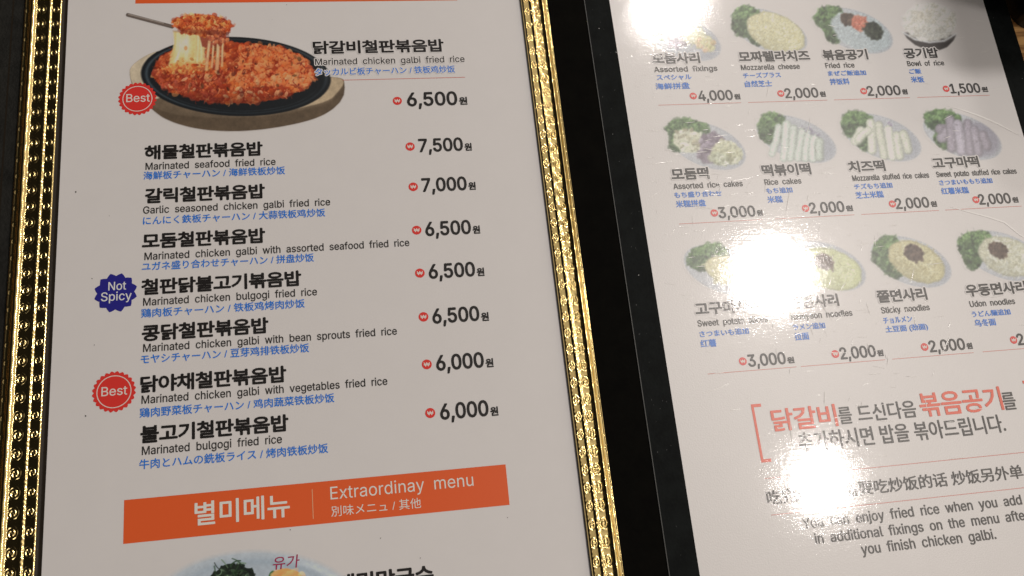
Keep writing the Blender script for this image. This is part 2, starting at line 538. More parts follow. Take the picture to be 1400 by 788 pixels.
RIGHT_TEXT = [
    ('topping_name', '모둠사리', 77.77, 104.6, 23.48, 5.95, 'i', 'title2'),
    ('english_name', 'Assorted fixings', 77.91, 100.44, 31.08, 2.85, 'c', 'eng2'),
    ('japanese_name', 'スペシャル', 78.57, 96.14, 16.97, 2.83, 'i', 'blue2'),
    ('chinese_name', '海鲜拼盘', 77.32, 91.34, 16.53, 3.38, 'i', 'blue2'),
    ('price', '4,000', 97.09, 84.88, 16.95, 5.3, 'c', 'price2'),
    ('won_suffix', '원', 114.65, 85.15, 3.0, 2.86, 'i', 'won2'),
    ('topping_name', '모짜렐라치즈', 120.7, 104.6, 36.24, 5.95, 'i', 'title2'),
    ('english_name', 'Mozzarella cheese', 120.87, 100.44, 29.78, 2.85, 'c', 'eng2'),
    ('japanese_name', 'チーズプラス', 121.12, 96.14, 18.99, 2.83, 'i', 'blue2'),
    ('chinese_name', '自然芝士', 121.11, 91.34, 13.63, 3.38, 'i', 'blue2'),
    ('price', '2,000', 140.04, 84.88, 17.01, 5.3, 'c', 'price2'),
    ('won_suffix', '원', 157.69, 85.15, 2.99, 2.86, 'i', 'won2'),
    ('topping_name', '볶음공기', 163.63, 104.6, 23.6, 5.95, 'i', 'title2'),
    ('english_name', 'Fried rice', 163.91, 100.44, 15.09, 2.85, 'c', 'eng2'),
    ('japanese_name', 'まぜご飯追加', 164.31, 96.14, 19.73, 2.83, 'i', 'blue2'),
    ('chinese_name', '拌饭料', 164.3, 91.34, 10.1, 3.38, 'i', 'blue2'),
    ('price', '2,000', 182.16, 84.88, 17.55, 5.3, 'c', 'price2'),
    ('won_suffix', '원', 200.38, 85.15, 2.89, 2.86, 'i', 'won2'),
    ('topping_name', '공기밥', 206.59, 104.6, 18.55, 5.95, 'i', 'title2'),
    ('english_name', 'Bowl of rice', 207.0, 100.44, 19.75, 2.85, 'c', 'eng2'),
    ('japanese_name', 'ご飯', 206.94, 96.14, 6.34, 2.83, 'i', 'blue2'),
    ('chinese_name', '米饭', 206.81, 91.34, 6.82, 3.38, 'i', 'blue2'),
    ('price', '1,500', 226.11, 84.88, 16.27, 5.3, 'c', 'price2'),
    ('won_suffix', '원', 243.08, 85.15, 3.26, 2.86, 'i', 'won2'),
    ('topping_name', '모둠떡', 77.55, 45.44, 17.84, 5.95, 'i', 'title2'),
    ('english_name', 'Assorted rice cakes', 77.67, 41.23, 32.81, 2.85, 'c', 'eng2'),
    ('japanese_name', 'もち盛り合わせ', 77.48, 36.99, 22.22, 2.83, 'i', 'blue2'),
    ('chinese_name', '米糕拼盘', 77.54, 32.4, 13.86, 3.38, 'i', 'blue2'),
    ('price', '3,000', 96.41, 26.36, 17.47, 5.3, 'c', 'price2'),
    ('won_suffix', '원', 114.47, 26.55, 2.8, 2.86, 'i', 'won2'),
    ('topping_name', '떡볶이떡', 120.82, 45.44, 23.95, 5.95, 'i', 'title2'),
    ('english_name', 'Rice cakes', 121.07, 41.23, 17.82, 2.85, 'c', 'eng2'),
    ('japanese_name', 'もち追加', 121.08, 36.99, 12.59, 2.83, 'i', 'blue2'),
    ('chinese_name', '米糕', 120.78, 32.4, 7.27, 3.38, 'i', 'blue2'),
    ('price', '2,000', 139.96, 26.36, 17.07, 5.3, 'c', 'price2'),
    ('won_suffix', '원', 157.66, 26.55, 3.43, 2.86, 'i', 'won2'),
    ('topping_name', '치즈떡', 163.51, 45.44, 18.48, 5.95, 'i', 'title2'),
    ('english_name', 'Mozzarella stuffed rice cakes', 164.25, 41.23, 38.82, 2.85, 'c', 'eng2'),
    ('japanese_name', 'チズもち追加', 164.24, 36.99, 19.03, 2.83, 'i', 'blue2'),
    ('chinese_name', '芝士米糕', 163.95, 32.4, 13.85, 3.38, 'i', 'blue2'),
    ('price', '2,000', 182.46, 26.36, 17.05, 5.3, 'c', 'price2'),
    ('won_suffix', '원', 200.17, 26.55, 3.14, 2.86, 'i', 'won2'),
    ('topping_name', '고구마떡', 206.37, 45.44, 24.31, 5.95, 'i', 'title2'),
    ('english_name', 'Sweet potato stuffed rice cakes', 206.89, 41.23, 42.04, 2.85, 'c', 'eng2'),
    ('japanese_name', 'さつまいももち追加', 207.27, 36.99, 27.59, 2.83, 'i', 'blue2'),
    ('chinese_name', '红薯米糕', 207.22, 32.4, 14.08, 3.38, 'i', 'blue2'),
    ('price', '2,000', 225.01, 26.36, 16.74, 5.3, 'c', 'price2'),
    ('won_suffix', '원', 242.44, 26.55, 3.12, 2.86, 'i', 'won2'),
    ('topping_name', '고구마사리', 78.03, -17.62, 30.2, 5.95, 'i', 'title2'),
    ('english_name', 'Sweet potato slices', 78.12, -22.36, 31.77, 2.85, 'c', 'eng2'),
    ('japanese_name', 'さつまいも追加', 78.19, -27.09, 22.14, 2.83, 'i', 'blue2'),
    ('chinese_name', '红薯', 77.88, -31.53, 7.06, 3.38, 'i', 'blue2'),
    ('price', '3,000', 97.43, -41.36, 17.07, 5.3, 'c', 'price2'),
    ('won_suffix', '원', 115.07, -41.25, 3.19, 2.86, 'i', 'won2'),
    ('topping_name', '라면사리', 120.98, -17.62, 23.3, 5.95, 'i', 'title2'),
    ('english_name', 'Ramyeon noodles', 120.76, -22.36, 28.63, 2.85, 'c', 'eng2'),
    ('japanese_name', 'ラメン追加', 120.63, -27.09, 14.91, 2.83, 'i', 'blue2'),
    ('chinese_name', '拉面', 120.53, -31.53, 6.61, 3.38, 'i', 'blue2'),
    ('price', '2,000', 139.56, -41.36, 16.71, 5.3, 'c', 'price2'),
    ('won_suffix', '원', 156.86, -41.25, 2.89, 2.86, 'i', 'won2'),
    ('topping_name', '쫄면사리', 162.76, -17.62, 24.13, 5.95, 'i', 'title2'),
    ('english_name', 'Sticky noodles', 163.3, -22.36, 23.37, 2.85, 'c', 'eng2'),
    ('japanese_name', 'チョルメン', 163.18, -27.09, 13.84, 2.83, 'i', 'blue2'),
    ('chinese_name', '土豆面 (劲面)', 163.2, -31.53, 20.34, 3.38, 'i', 'blue2'),
    ('price', '2,000', 181.83, -41.36, 17.29, 5.3, 'c', 'price2'),
    ('won_suffix', '원', 199.75, -41.25, 2.81, 2.86, 'i', 'won2'),
    ('topping_name', '우동면사리', 206.2, -17.62, 30.47, 5.95, 'i', 'title2'),
    ('english_name', 'Udon noodles', 206.53, -22.36, 22.57, 2.85, 'c', 'eng2'),
    ('japanese_name', 'うどん麺追加', 206.24, -27.09, 19.21, 2.83, 'i', 'blue2'),
    ('chinese_name', '乌冬面', 206.49, -31.53, 10.5, 3.38, 'i', 'blue2'),
    ('price', '2,000', 224.94, -41.36, 17.39, 5.3, 'c', 'price2'),
    ('won_suffix', '원', 242.99, -41.25, 2.9, 2.86, 'i', 'won2'),
    ('notice_words', '닭갈비', 103.04, -69.43, 29.14, 9.48, 'i', 'nred'),
    ('notice_words', '를', 132.97, -68.81, 6.04, 7.16, 'i', 'nblk'),
    ('notice_words', '드신다음', 141.67, -68.77, 27.04, 7.5, 'i', 'nblk'),
    ('notice_words', '볶음공기', 170.68, -69.04, 39.29, 10.39, 'i', 'nred'),
    ('notice_words', '를', 209.81, -69.29, 6.42, 7.7, 'i', 'nblk'),
    ('notice_words', '추가하시면 밥을 볶아드립니다.', 112.87, -78.6, 95.36, 7.89, 'i', 'nblk'),
    ('notice_chinese', '吃完鸡排还需要吃炒饭的话 炒饭另外单', 94.75, -98.39, 115.96, 5.85, 'i', 'nblk'),
    ('notice_english', 'You can enjoy fried rice when you add', 107.88, -108.89, 98.73, 4.08, 'c', 'neng'),
    ('notice_english', 'in additional fixings on the menu after', 111.84, -115.2, 96.27, 4.04, 'c', 'neng'),
    ('notice_english', 'you finish chicken galbi.', 130.6, -121.31, 60.32, 4.12, 'c', 'neng'),
]
RIGHT_MARKS = [(94.69, 87.53), (138.11, 87.53), (180.52, 87.53), (224.08, 87.53), (94.56, 29.0), (138.16, 29.0), (181.04, 29.0), (223.68, 29.0), (95.19, -38.75), (137.42, -38.75), (179.66, -38.75), (223.24, -38.75)]
RIGHT_RULES = [(77.18, 117.44, 83.33), (120.89, 160.79, 83.33), (164.18, 203.64, 83.33), (207.66, 246.44, 83.33), (77.33, 116.35, 24.66), (122.68, 161.05, 24.66), (164.56, 203.46, 24.66), (206.72, 246.3, 24.66), (78.76, 118.69, -42.96), (120.64, 159.76, -42.96), (163.19, 202.3, -42.96), (206.73, 246.32, -42.96)]
DISH_FRAMES = {
   'main': ((-111.26, 106.85), (0.3069, -0.0078), (-0.0047, -0.3601)),
   'bottom': ((-105.8, -107.21), (0.2591, -0.0282), (-0.0052, -0.2545)),
   'd1': ((95.46, 119.33), (0.3628, -0.0069), (-0.0665, -0.3977)),
   'd2': ((139.59, 121.74), (0.3753, -0.0067), (-0.081, -0.4056)),
   'd3': ((183.23, 121.79), (0.3873, -0.0068), (-0.0957, -0.4121)),
   'd4': ((224.31, 121.91), (0.3987, -0.0069), (-0.1099, -0.4183)),
   'd5': ((97.01, 63.62), (0.3495, -0.0137), (-0.0644, -0.3669)),
   'd6': ((140.86, 64.54), (0.3613, -0.0138), (-0.0783, -0.3736)),
   'd7': ((183.67, 64.05), (0.3726, -0.0141), (-0.0922, -0.3795)),
   'd8': ((225.96, 63.62), (0.3841, -0.0144), (-0.1063, -0.3853)),
   'd9': ((92.89, 3.76), (0.3336, -0.0203), (-0.0605, -0.3344)),
   'd10': ((142.49, 2.46), (0.3461, -0.0208), (-0.0754, -0.3404)),
   'd11': ((183.39, 2.1), (0.3567, -0.0212), (-0.0882, -0.3458)),
   'd12': ((229.3, 1.51), (0.3688, -0.0217), (-0.1029, -0.3517)),
}



# ------------------------------------------------------------------ printed food photographs, painted as dot colours on a fine sheet
def hash2(ix, iy, seed):
    n = (ix * 374761393 + iy * 668265263 + seed * 974634777) & 0x7fffffff
    n = ((n ^ (n >> 13)) * 1274126177) & 0x7fffffff
    return ((n ^ (n >> 16)) & 0xffff) / 65535.0


def vnoise(X, Y, s, seed=1):
    x, y = X / s, Y / s
    ix, iy = np.floor(x).astype(np.int64), np.floor(y).astype(np.int64)
    fx, fy = x - ix, y - iy
    fx, fy = fx * fx * (3 - 2 * fx), fy * fy * (3 - 2 * fy)
    a, b = hash2(ix, iy, seed), hash2(ix + 1, iy, seed)
    c, d = hash2(ix, iy + 1, seed), hash2(ix + 1, iy + 1, seed)
    return a + (b - a) * fx + (c - a) * fy + (a - b - c + d) * fx * fy


def fbm(X, Y, s, seed=1):
    return (vnoise(X, Y, s, seed) + 0.5 * vnoise(X, Y, s / 2, seed + 7) + 0.25 * vnoise(X, Y, s / 4, seed + 13)) / 1.75


class Print:
    """A painted picture: local units, x to the right, y downwards; colours are sRGB as printed."""

    def __init__(self, x0, y0, x1, y1, step, seed):
        self.xs = np.arange(x0, x1 + step, step)
        self.ys = np.arange(y0, y1 + step, step)
        self.X, self.Y = np.meshgrid(self.xs, self.ys)
        self.step = step
        self.rgb = np.zeros(self.X.shape + (3,))
        self.rgb[:] = (196, 184, 174)
        self.a = np.zeros(self.X.shape)
        self.rng = np.random.default_rng(seed)
        self.seed = seed

    def win(self, x0, y0, x1, y1):
        i0, i1 = np.searchsorted(self.xs, (x0, x1))
        j0, j1 = np.searchsorted(self.ys, (y0, y1))
        return slice(max(j0 - 1, 0), j1 + 1), slice(max(i0 - 1, 0), i1 + 1)

    def over(self, mask, col, sl=None, alpha=True):
        sl = sl or (slice(None), slice(None))
        mk = np.clip(mask, 0, 1)
        col = np.asarray(col, float)
        self.rgb[sl] = self.rgb[sl] * (1 - mk[..., None]) + col * mk[..., None]
        if alpha:
            self.a[sl] = np.maximum(self.a[sl], mk)

    def emask(self, cx, cy, a, b, ang=0.0, soft=1.0, rough=0.0, rs=6.0, sl=None):
        sl = sl or (slice(None), slice(None))
        X, Y = self.X[sl], self.Y[sl]
        t = math.radians(ang)
        u = ((X - cx) * math.cos(t) + (Y - cy) * math.sin(t)) / a
        v = (-(X - cx) * math.sin(t) + (Y - cy) * math.cos(t)) / b
        d = np.sqrt(u * u + v * v)
        if rough:
            d = d + rough * (fbm(X, Y, rs, self.seed + 3) - 0.5) * 2
        return np.clip((1 - d) * min(a, b) / soft + 0.5, 0, 1), d, u, v

    def ell(self, cx, cy, a, b, ang, col, soft=1.0, rough=0.0, rs=6.0, op=1.0):
        mk = self.emask(cx, cy, a, b, ang, soft, rough, rs)[0]
        self.over(mk * op, col)
        return mk

    def poly(self, pts, col, soft=1.0, op=1.0, clip=None, rounds=0):
        pts = np.asarray(pts, float)
        for _ in range(rounds):             # corner cutting
            nx_ = np.roll(pts, -1, 0)
            pts = np.stack([pts * 0.75 + nx_ * 0.25, pts * 0.25 + nx_ * 0.75], 1).reshape(-1, 2)
        x0, y0 = pts.min(0) - 2
        x1, y1 = pts.max(0) + 2
        sl = self.win(x0, y0, x1, y1)
        X, Y = self.X[sl], self.Y[sl]
        inside = np.zeros(X.shape, bool)
        dist = np.full(X.shape, 1e9)
        n = len(pts)
        for i in range(n):
            (ax, ay), (bx, by) = pts[i], pts[(i + 1) % n]
            c = ((ay > Y) != (by > Y)) & (X < (bx - ax) * (Y - ay) / ((by - ay) if by != ay else 1e-9) + ax)
            inside ^= c
            ex, ey = bx - ax, by - ay
            t = np.clip(((X - ax) * ex + (Y - ay) * ey) / (ex * ex + ey * ey + 1e-9), 0, 1)
            dist = np.minimum(dist, np.hypot(X - ax - t * ex, Y - ay - t * ey))
        sd = np.where(inside, dist, -dist)
        mk = np.clip(sd / soft + 0.5, 0, 1) * op
        if clip is not None:
            mk = mk * clip[sl]
        self.over(mk, col, sl)
        full = np.zeros(self.X.shape)
        full[sl] = mk
        return full

    def line(self, pts, w, col, op=1.0, soft=0.8, round_shade=0.0):
        pts = np.asarray(pts, float)
        x0, y0 = pts.min(0) - w - 1
        x1, y1 = pts.max(0) + w + 1
        sl = self.win(x0, y0, x1, y1)
        X, Y = self.X[sl], self.Y[sl]
        if X.size == 0:
            return
        dist = np.full(X.shape, 1e9)
        for (ax, ay), (bx, by) in zip(pts[:-1], pts[1:]):
            ex, ey = bx - ax, by - ay
            t = np.clip(((X - ax) * ex + (Y - ay) * ey) / (ex * ex + ey * ey + 1e-9), 0, 1)
            dist = np.minimum(dist, np.hypot(X - ax - t * ex, Y - ay - t * ey))
        mk = np.clip((w / 2 - dist) / soft + 0.5, 0, 1) * op
        c = np.asarray(col, float)
        if round_shade:
            q = np.clip(dist / (w / 2), 0, 1)
            c = c * (1.08 - round_shade * q[..., None] ** 2.2)
        self.over(mk, c, sl)

    def blobs(self, mask, n, size, cols, squash=(0.45, 1.0), op=(0.6, 1.0), jit=14, ang=None):
        ys, xs = np.nonzero(mask > 0.5)
        if len(xs) == 0:
            return
        pick = self.rng.integers(0, len(xs), n)
        for k in pick:
            cx, cy = self.xs[xs[k]], self.ys[ys[k]]
            a = self.rng.uniform(*size)
            b = a * self.rng.uniform(*squash)
            g = self.rng.uniform(0, 180) if ang is None else self.rng.normal(*ang)
            c = np.array(cols[self.rng.integers(len(cols))], float) + self.rng.normal(0, jit)
            sl = self.win(cx - a - 1, cy - a - 1, cx + a + 1, cy + a + 1)
            mk, d, u, v = self.emask(cx, cy, a, b, g, 0.9, sl=sl)
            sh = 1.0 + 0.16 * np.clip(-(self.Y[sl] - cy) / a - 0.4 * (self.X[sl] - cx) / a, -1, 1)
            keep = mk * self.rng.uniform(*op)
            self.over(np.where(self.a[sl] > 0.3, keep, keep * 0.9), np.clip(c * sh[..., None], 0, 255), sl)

    def strands(self, mask, n, length, w, cols, curl=0.5, ang=None, op=(0.5, 0.95), jit=8):
        ys, xs = np.nonzero(mask > 0.5)
        if len(xs) == 0:
            return
        for k in self.rng.integers(0, len(xs), n):
            x, y = self.xs[xs[k]], self.ys[ys[k]]
            g = self.rng.uniform(0, 2 * math.pi) if ang is None else math.radians(self.rng.normal(*ang))
            L = self.rng.uniform(*length)
            da = self.rng.normal(0, curl)
            pts = []
            for q in range(6):
                pts.append((x, y))
                x += math.cos(g) * L / 5
                y += math.sin(g) * L / 5
                g += da / 5
            c = np.array(cols[self.rng.integers(len(cols))], float) + self.rng.normal(0, jit)
            self.line(pts, self.rng.uniform(*w), np.clip(c, 0, 255), self.rng.uniform(*op), 0.7, 0.25)

    def grain(self, amp, s, seed=5):
        f = (fbm(self.X, self.Y, s, seed) - 0.5) * 2 * amp
        self.rgb = np.clip(self.rgb * (1 + f[..., None] * (self.a[..., None] > 0.2)), 0, 255)

    def build(self, name, frame, parent, mat, z=0.04, contrast=1.0):
        (ox, oy), (ax, ay), (bx, by) = frame
        H, W = self.X.shape
        px = ox + self.X * ax + self.Y * bx
        py = oy + self.X * ay + self.Y * by
        co = np.stack([px * MM, py * MM, np.full(px.shape, (z + PAGE_Z) * MM)], -1).reshape(-1, 3)
        c = self.rgb / 255.0
        l_ = np.where(c <= 0.04045, c / 12.92, ((c + 0.055) / 1.055) ** 2.4)
        alb = np.minimum(l_ / np.array(REF) * np.array(PAPER), 0.86)
        if contrast != 1.0:
            alb = np.array(PAPER) * (alb / np.array(PAPER)) ** contrast
            alb = np.minimum(alb, 0.86)
        alb = alb * self.a[..., None] + np.array(PAPER) * (1 - self.a[..., None])
        idx = np.arange(H * W).reshape(H, W)
        q = np.stack([idx[1:, :-1], idx[1:, 1:], idx[:-1, 1:], idx[:-1, :-1]], -1).reshape(-1, 4)
        keep = np.maximum.reduce([self.a[1:, :-1], self.a[1:, 1:], self.a[:-1, 1:], self.a[:-1, :-1]]).reshape(-1) > 0.02
        q = q[keep]
        used = np.unique(q)
        remap = np.full(H * W, -1)
        remap[used] = np.arange(len(used))
        q = remap[q]
        co = co[used]
        alb = alb.reshape(-1, 3)[used]
        me = mesh_from(name, co, q)
        at = me.attributes.new('print', 'FLOAT_COLOR', 'POINT')
        at.data.foreach_set('color', np.concatenate([alb, np.ones((len(alb), 1))], 1).astype(np.float32).ravel())
        me.materials.append(mat)
        return link(name, me, parent)


def mesh_from(name, co, quads):
    me = bpy.data.meshes.new(name)
    me.vertices.add(len(co))
    me.vertices.foreach_set('co', np.asarray(co, np.float32).ravel())
    me.loops.add(quads.size)
    me.loops.foreach_set('vertex_index', quads.astype(np.int32).ravel())
    me.polygons.add(len(quads))
    me.polygons.foreach_set('loop_start', np.arange(0, quads.size, 4, dtype=np.int32))
    me.update(calc_edges=True)
    return me


# ------------------------------------------------------------------ the table
acc = Acc()
acc.rect(-900, -700, 900, 900, -PAGE_Z, wood)
acc.rect(-900, -700, 900, 900, -PAGE_Z - 30, wood)
for (x0, y0, x1, y1) in ((-900, -700, 900, -700), (900, -700, 900, 900), (900, 900, -900, 900), (-900, 900, -900, -700)):
    acc.add([(x0, y0, -36), (x1, y1, -36), (x1, y1, -6), (x0, y0, -6)], [[0, 1, 2, 3]], wood)
table = acc.build('table')
table['kind'] = 'structure'

# ------------------------------------------------------------------ left menu: leather cover, gold trim, printed page
LX0, LX1, LY0, LY1 = -181.3, 18.5, -140.0, 150.0
left = empty('menu', -80, 5, -PAGE_Z, 'black leather menu with an embossed gold frame round its fried rice page', 'menu')
slab('cover', -209.0, -170, 48.9, 180, -5.9, -0.6, leather_left, 1.2, left, corner=4)
slab('shaded_margin', 31.2, -169, 49.2, 179, -0.9, -0.35, shaded_leather, 0.3, left, corner=1)  # strip added over the cover, coloured darker for the shaded gap
seam = Acc()
for xs in (-202.6,):
    seam.rect(xs - 0.35, -160, xs + 0.35, 170, -0.55, rim_dark)
seam.build('seam', left)

acc = Acc()
acc.rect(LX0 - 0.2, LY0 - 0.2, LX1 + 0.2, LY1 + 0.2, 0.0, print_mat('white', False))
lpage = acc.build('page', left)

# gold frame: embossed relief, one continuous moulding mitred at the corners
PROF_V = [0.0, 0.05, 0.5, 1.0, 3.9, 4.3, 4.8, 5.3, 5.7, 9.0, 9.3, 9.7, 10.4, 11.1, 11.6, 11.9, 12.8, 13.05, 13.35, 13.6, 13.8]
PROF_H = [0.0, 0.9, 1.75, 2.06, 2.03, 2.28, 2.42, 2.33, 2.18, 2.13, 2.3, 2.85, 3.15, 2.9, 2.2, 1.8, 1.45, 1.6, 1.6, 0.9, -0.6]
_fv = np.linspace(0.6, 13.5, 800)
_fh = np.convolve(np.pad(np.interp(_fv, PROF_V, PROF_H), 9, 'edge'), np.hanning(21)[1:-1] / np.hanning(21).sum(), 'valid')
FV = np.concatenate([[0.0, 0.05, 0.4], _fv, [13.62, 13.8]])
FH = np.concatenate([[0.0, 0.9, 1.4], _fh, [0.85, -0.6]])
PITCH = 7.0


def relief(u, v):
    h = np.interp(v, FV, FH)
    k = (u / PITCH) % 1.0 - 0.5
    uu = k * PITCH

    def rosette(vc, R, squash, amp):
        dv = (v - vc) / squash
        r = np.hypot(uu, dv)
        th = np.arctan2(dv, uu)
        sp = np.cos(2 * math.pi * r / 1.25 - th + 0.6)
        return amp * np.where(r < R, sp * np.clip((R - r) / 0.3, 0, 1), 0)
    h = h + rosette(2.5, 2.2, 0.72, 0.17)
    h = h + rosette(7.5, 2.6, 0.74, 0.21)
    h = h + rosette(12.35, 1.6, 0.45, 0.14)
    pad = np.maximum(np.abs(uu) / 2.75, np.abs(v - 7.6) / 1.8)   # square pads round the outer row
    h = h + 0.10 * np.exp(-((pad - 1.0) / 0.09) ** 2)
    bar = np.clip((2.3 - np.abs(uu)) / 0.3, 0, 1)                # broken twin bars on the ridge
    h = h + 0.14 * bar * (np.exp(-((v - 4.45) / 0.22) ** 2) + np.exp(-((v - 5.15) / 0.22) ** 2))
    h = h + 0.07 * np.exp(-((np.abs(uu) - 3.4) / 0.4) ** 2) * np.exp(-((v - 4.8) / 0.8) ** 2)
    # chased scallops along the ridge and the inner edge
    h = h + 0.045 * np.sin(2 * math.pi * u / 1.75) * np.sin(2 * math.pi * v / 1.5) * (np.exp(-((v - 4.8) / 0.9) ** 2) + np.exp(-((v - 0.9) / 0.35) ** 2))
    h = h + 0.05 * np.cos(2 * math.pi * u / PITCH) * np.exp(-((v - 10.4) / 0.7) ** 2)
    h = h + 0.03 * np.sin(2 * math.pi * u / 0.9) * np.exp(-((v - 9.75) / 0.25) ** 2)
    return h


def frame_side(p0, p1, nrm, k_self, k_start, k_end, du=0.27, dv=0.2):
    """Relief strip along p0-p1 (inner edge); nrm points outwards; k = width scale of this side and its neighbours."""
    p0, p1 = np.array(p0, float), np.array(p1, float)
    L = np.hypot(*(p1 - p0))
    t = (p1 - p0) / L
    nv = int(13.8 / dv)
    nu = int((L + 24) / du)
    v = np.concatenate([[0.0, 0.05], np.linspace(0.25, 13.8, nv)])
    s = np.linspace(0, 1, nu)
    V, S_ = np.meshgrid(v, s)
    Uc = -V * k_start + S_ * (L + V * (k_start + k_end))
    Hh = relief(Uc, V)
    co = np.empty(V.shape + (3,))
    co[..., 0] = p0[0] + t[0] * Uc + nrm[0] * V * k_self
    co[..., 1] = p0[1] + t[1] * Uc + nrm[1] * V * k_self
    co[..., 2] = Hh + 0.02 + PAGE_Z
    n, mcols = V.shape
    idx = np.arange(n * mcols).reshape(n, mcols)
    q = np.stack([idx[:-1, :-1], idx[1:, :-1], idx[1:, 1:], idx[:-1, 1:]], -1).reshape(-1, 4)
    rim_ = (V[:-1, :-1] < (0.62 if nrm[0] < 0 else 0.2)).reshape(-1)
    return co.reshape(-1, 3) * MM, q, rim_


KL, KR, KT = 1.17, 0.94, 1.0
sides = [
    ((LX0, LY0), (LX0, LY1), (-1, 0), KL, KT, KT, 0.27),
    ((LX1, LY1), (LX1, LY0), (1, 0), KR, KT, KT, 0.27),
    ((LX0, LY1), (LX1, LY1), (0, 1), KT, KL, KR, 0.4),
    ((LX1, LY0), (LX0, LY0), (0, -1), KT, KR, KL, 0.4),
]
cos, qs, rims, o0 = [], [], [], 0
for (a, b, nrm, k1, k2, k3, du) in sides:
    co, q, rim_ = frame_side(a, b, nrm, k1, k2, k3, du)
    rims.append(rim_)
    t = np.array(b, float) - np.array(a, float)
    if t[0] * nrm[1] - t[1] * nrm[0] < 0:
        q = q[:, ::-1]
    cos.append(co)
    qs.append(q + o0)
    o0 += len(co)
me = mesh_from('gold_frame', np.concatenate(cos), np.concatenate(qs))
me.polygons.foreach_set('use_smooth', [True] * len(me.polygons))
me.materials.append(gold)
me.materials.append(rim_dark)
me.polygons.foreach_set('material_index', np.concatenate(rims).astype(np.int32))
link('gold_frame', me, left)
for (x0, y0, x1, y1) in ((LX0 - 0.1, LY0, LX0 + 1.1, LY1), (LX1 - 0.12, LY0, LX1 + 0.1, LY1)):
    acc = Acc()
    acc.rect(x0, y0, x1, y1, 0.25, rim_dark)
    acc.build('frame_lip', left)


def place_text(rows, page, worn):
    for (tag, s, x, y, w, h, mode, style) in rows:
        if style == 'badge' or tag == 'won_suffix':
            continue
        key, fat, halo, spc = STYLE[style]
        a_ = Acc()
        z = 0.14
        hm = print_mat('white', worn) if (halo or (style in ('title', 'eng', 'blue') and y > 95)) else None
        letter(a_, s, x, y, w, h, mode, print_mat(key, worn), fat * h, z, hm, halo or 0.45, 0.0, spc)
        if tag == 'price':
            i = rows.index((tag, s, x, y, w, h, mode, style))
            t2, s2, x2, y2, w2, h2, m2, st2 = rows[i + 1]
            letter(a_, s2, x2, y2, w2, h2, m2, print_mat(STYLE[st2][0], worn), STYLE[st2][1] * h2, z)
        a_.build(tag, page)


def won_mark(x, y, r, page, worn):
    a_ = Acc()
    a_.poly([(x + r * math.cos(2 * math.pi * k / 40), y + r * math.sin(2 * math.pi * k / 40)) for k in range(40)], 0.08, print_mat('red', worn))
    letter(a_, '₩', x - 0.62 * r, y - 0.42 * r, 1.24 * r, 0.84 * r, 'i', print_mat('pink', worn), 0.03 * r, 0.12)
    a_.build('won_mark', page)


def badge(x, y, r, teeth, depth, key, ring, words, page, star=False):
    a_ = Acc()
    n = teeth * 8
    pts = []
    for k in range(n):
        ph = (k / 8.0) % 1.0
        rr = r - depth * (abs(2 * ph - 1) ** (1.0 if star else 1.4))
        an = 2 * math.pi * k / n
        pts.append((x + rr * math.cos(an), y + rr * math.sin(an)))
    c = [(x, y, 0.10)] + [(px, py, 0.10) for px, py in pts]
    a_.add(c, [[0, 1 + k, 1 + (k + 1) % n] for k in range(n)], print_mat(key, False))
    if ring:
        a_.ring(x, y, ring, ring + 0.32, 0.14, print_mat('pink', False))
    for (tag, s, wx, wy, ww, wh, mode, style) in words:
        letter(a_, s, wx, wy, ww, wh, mode, print_mat('pale' if key == 'navy' else 'pink', False), 0.012 * wh, 0.16)
    a_.build('badge', page)


place_text(LEFT_TEXT, lpage, False)
for (x, y) in LEFT_MARKS:
    won_mark(x, y, 2.0, lpage, False)
bw = [t for t in LEFT_TEXT if t[7] == 'badge']
badge(-150.9, 93.7, 7.8, 24, 0.75, 'red', 5.7, bw[0:1], lpage)
badge(-157.6, 8.2, 8.2, 12, 1.3, 'navy', 0, bw[1:3], lpage, True)
badge(-157.3, -31.4, 8.0, 24, 0.75, 'red', 6.0, bw[3:4], lpage)

a_ = Acc()
a_.rect(-152.8, -87.9, -10.2, -72.3, 0.06, print_mat('orange', False))
a_.rect(-85.1, -85.8, -84.85, -74.8, 0.10, print_mat('line_orange', False))
a_.build('banner', lpage)
a_ = Acc()
a_.rect(-152.6, 140.55, -10.9, 147.5, 0.06, print_mat('orange', False))
a_.build('banner', lpage)
a_ = Acc()
a_.rect(-65.2, 100.1, -10.9, 100.38, 0.08, print_mat('rule', False))
a_.build('rule_line', lpage)

# -------- main dish photograph (local units: print dots, origin at the dish middle)
P = Print(-150, -82, 160, 88, 0.62, 11)
K = 1 / 4.118


def q(x, y):            # point on the sheet the dish was composed on
    return (150 + x * K - 320, y * K - 95)


P.poly([q(*p) for p in [(122, 372), (240, 292), (345, 280), (700, 330), (1150, 430), (1320, 436), (1334, 470), (1320, 560), (1235, 636), (1110, 684), (900, 722), (700, 736), (500, 722), (330, 672), (240, 604), (150, 520), (122, 430)]], (106, 88, 69), 1.2, rounds=2)
P.poly([q(*p) for p in [(122, 372), (240, 292), (345, 280), (380, 400), (300, 560), (235, 545), (150, 500), (124, 430)]], (190, 170, 142), 1.5, rounds=2)
P.poly([q(*p) for p in [(1180, 430), (1310, 438), (1332, 468), (1290, 520), (1235, 574), (1010, 622), (900, 600), (1100, 500)]], (172, 148, 118), 2.0, rounds=2)
P.poly([q(*p) for p in [(240, 584), (330, 632), (480, 654), (700, 662), (950, 648), (1150, 606), (1240, 580), (1300, 520), (1336, 470), (1322, 560), (1235, 636), (1110, 684), (900, 722), (700, 736), (500, 722), (330, 672), (240, 606)]], (92, 75, 58), 2.5, rounds=1)
P.grain(0.10, 9, 3)
cx, cy = q(718, 428)
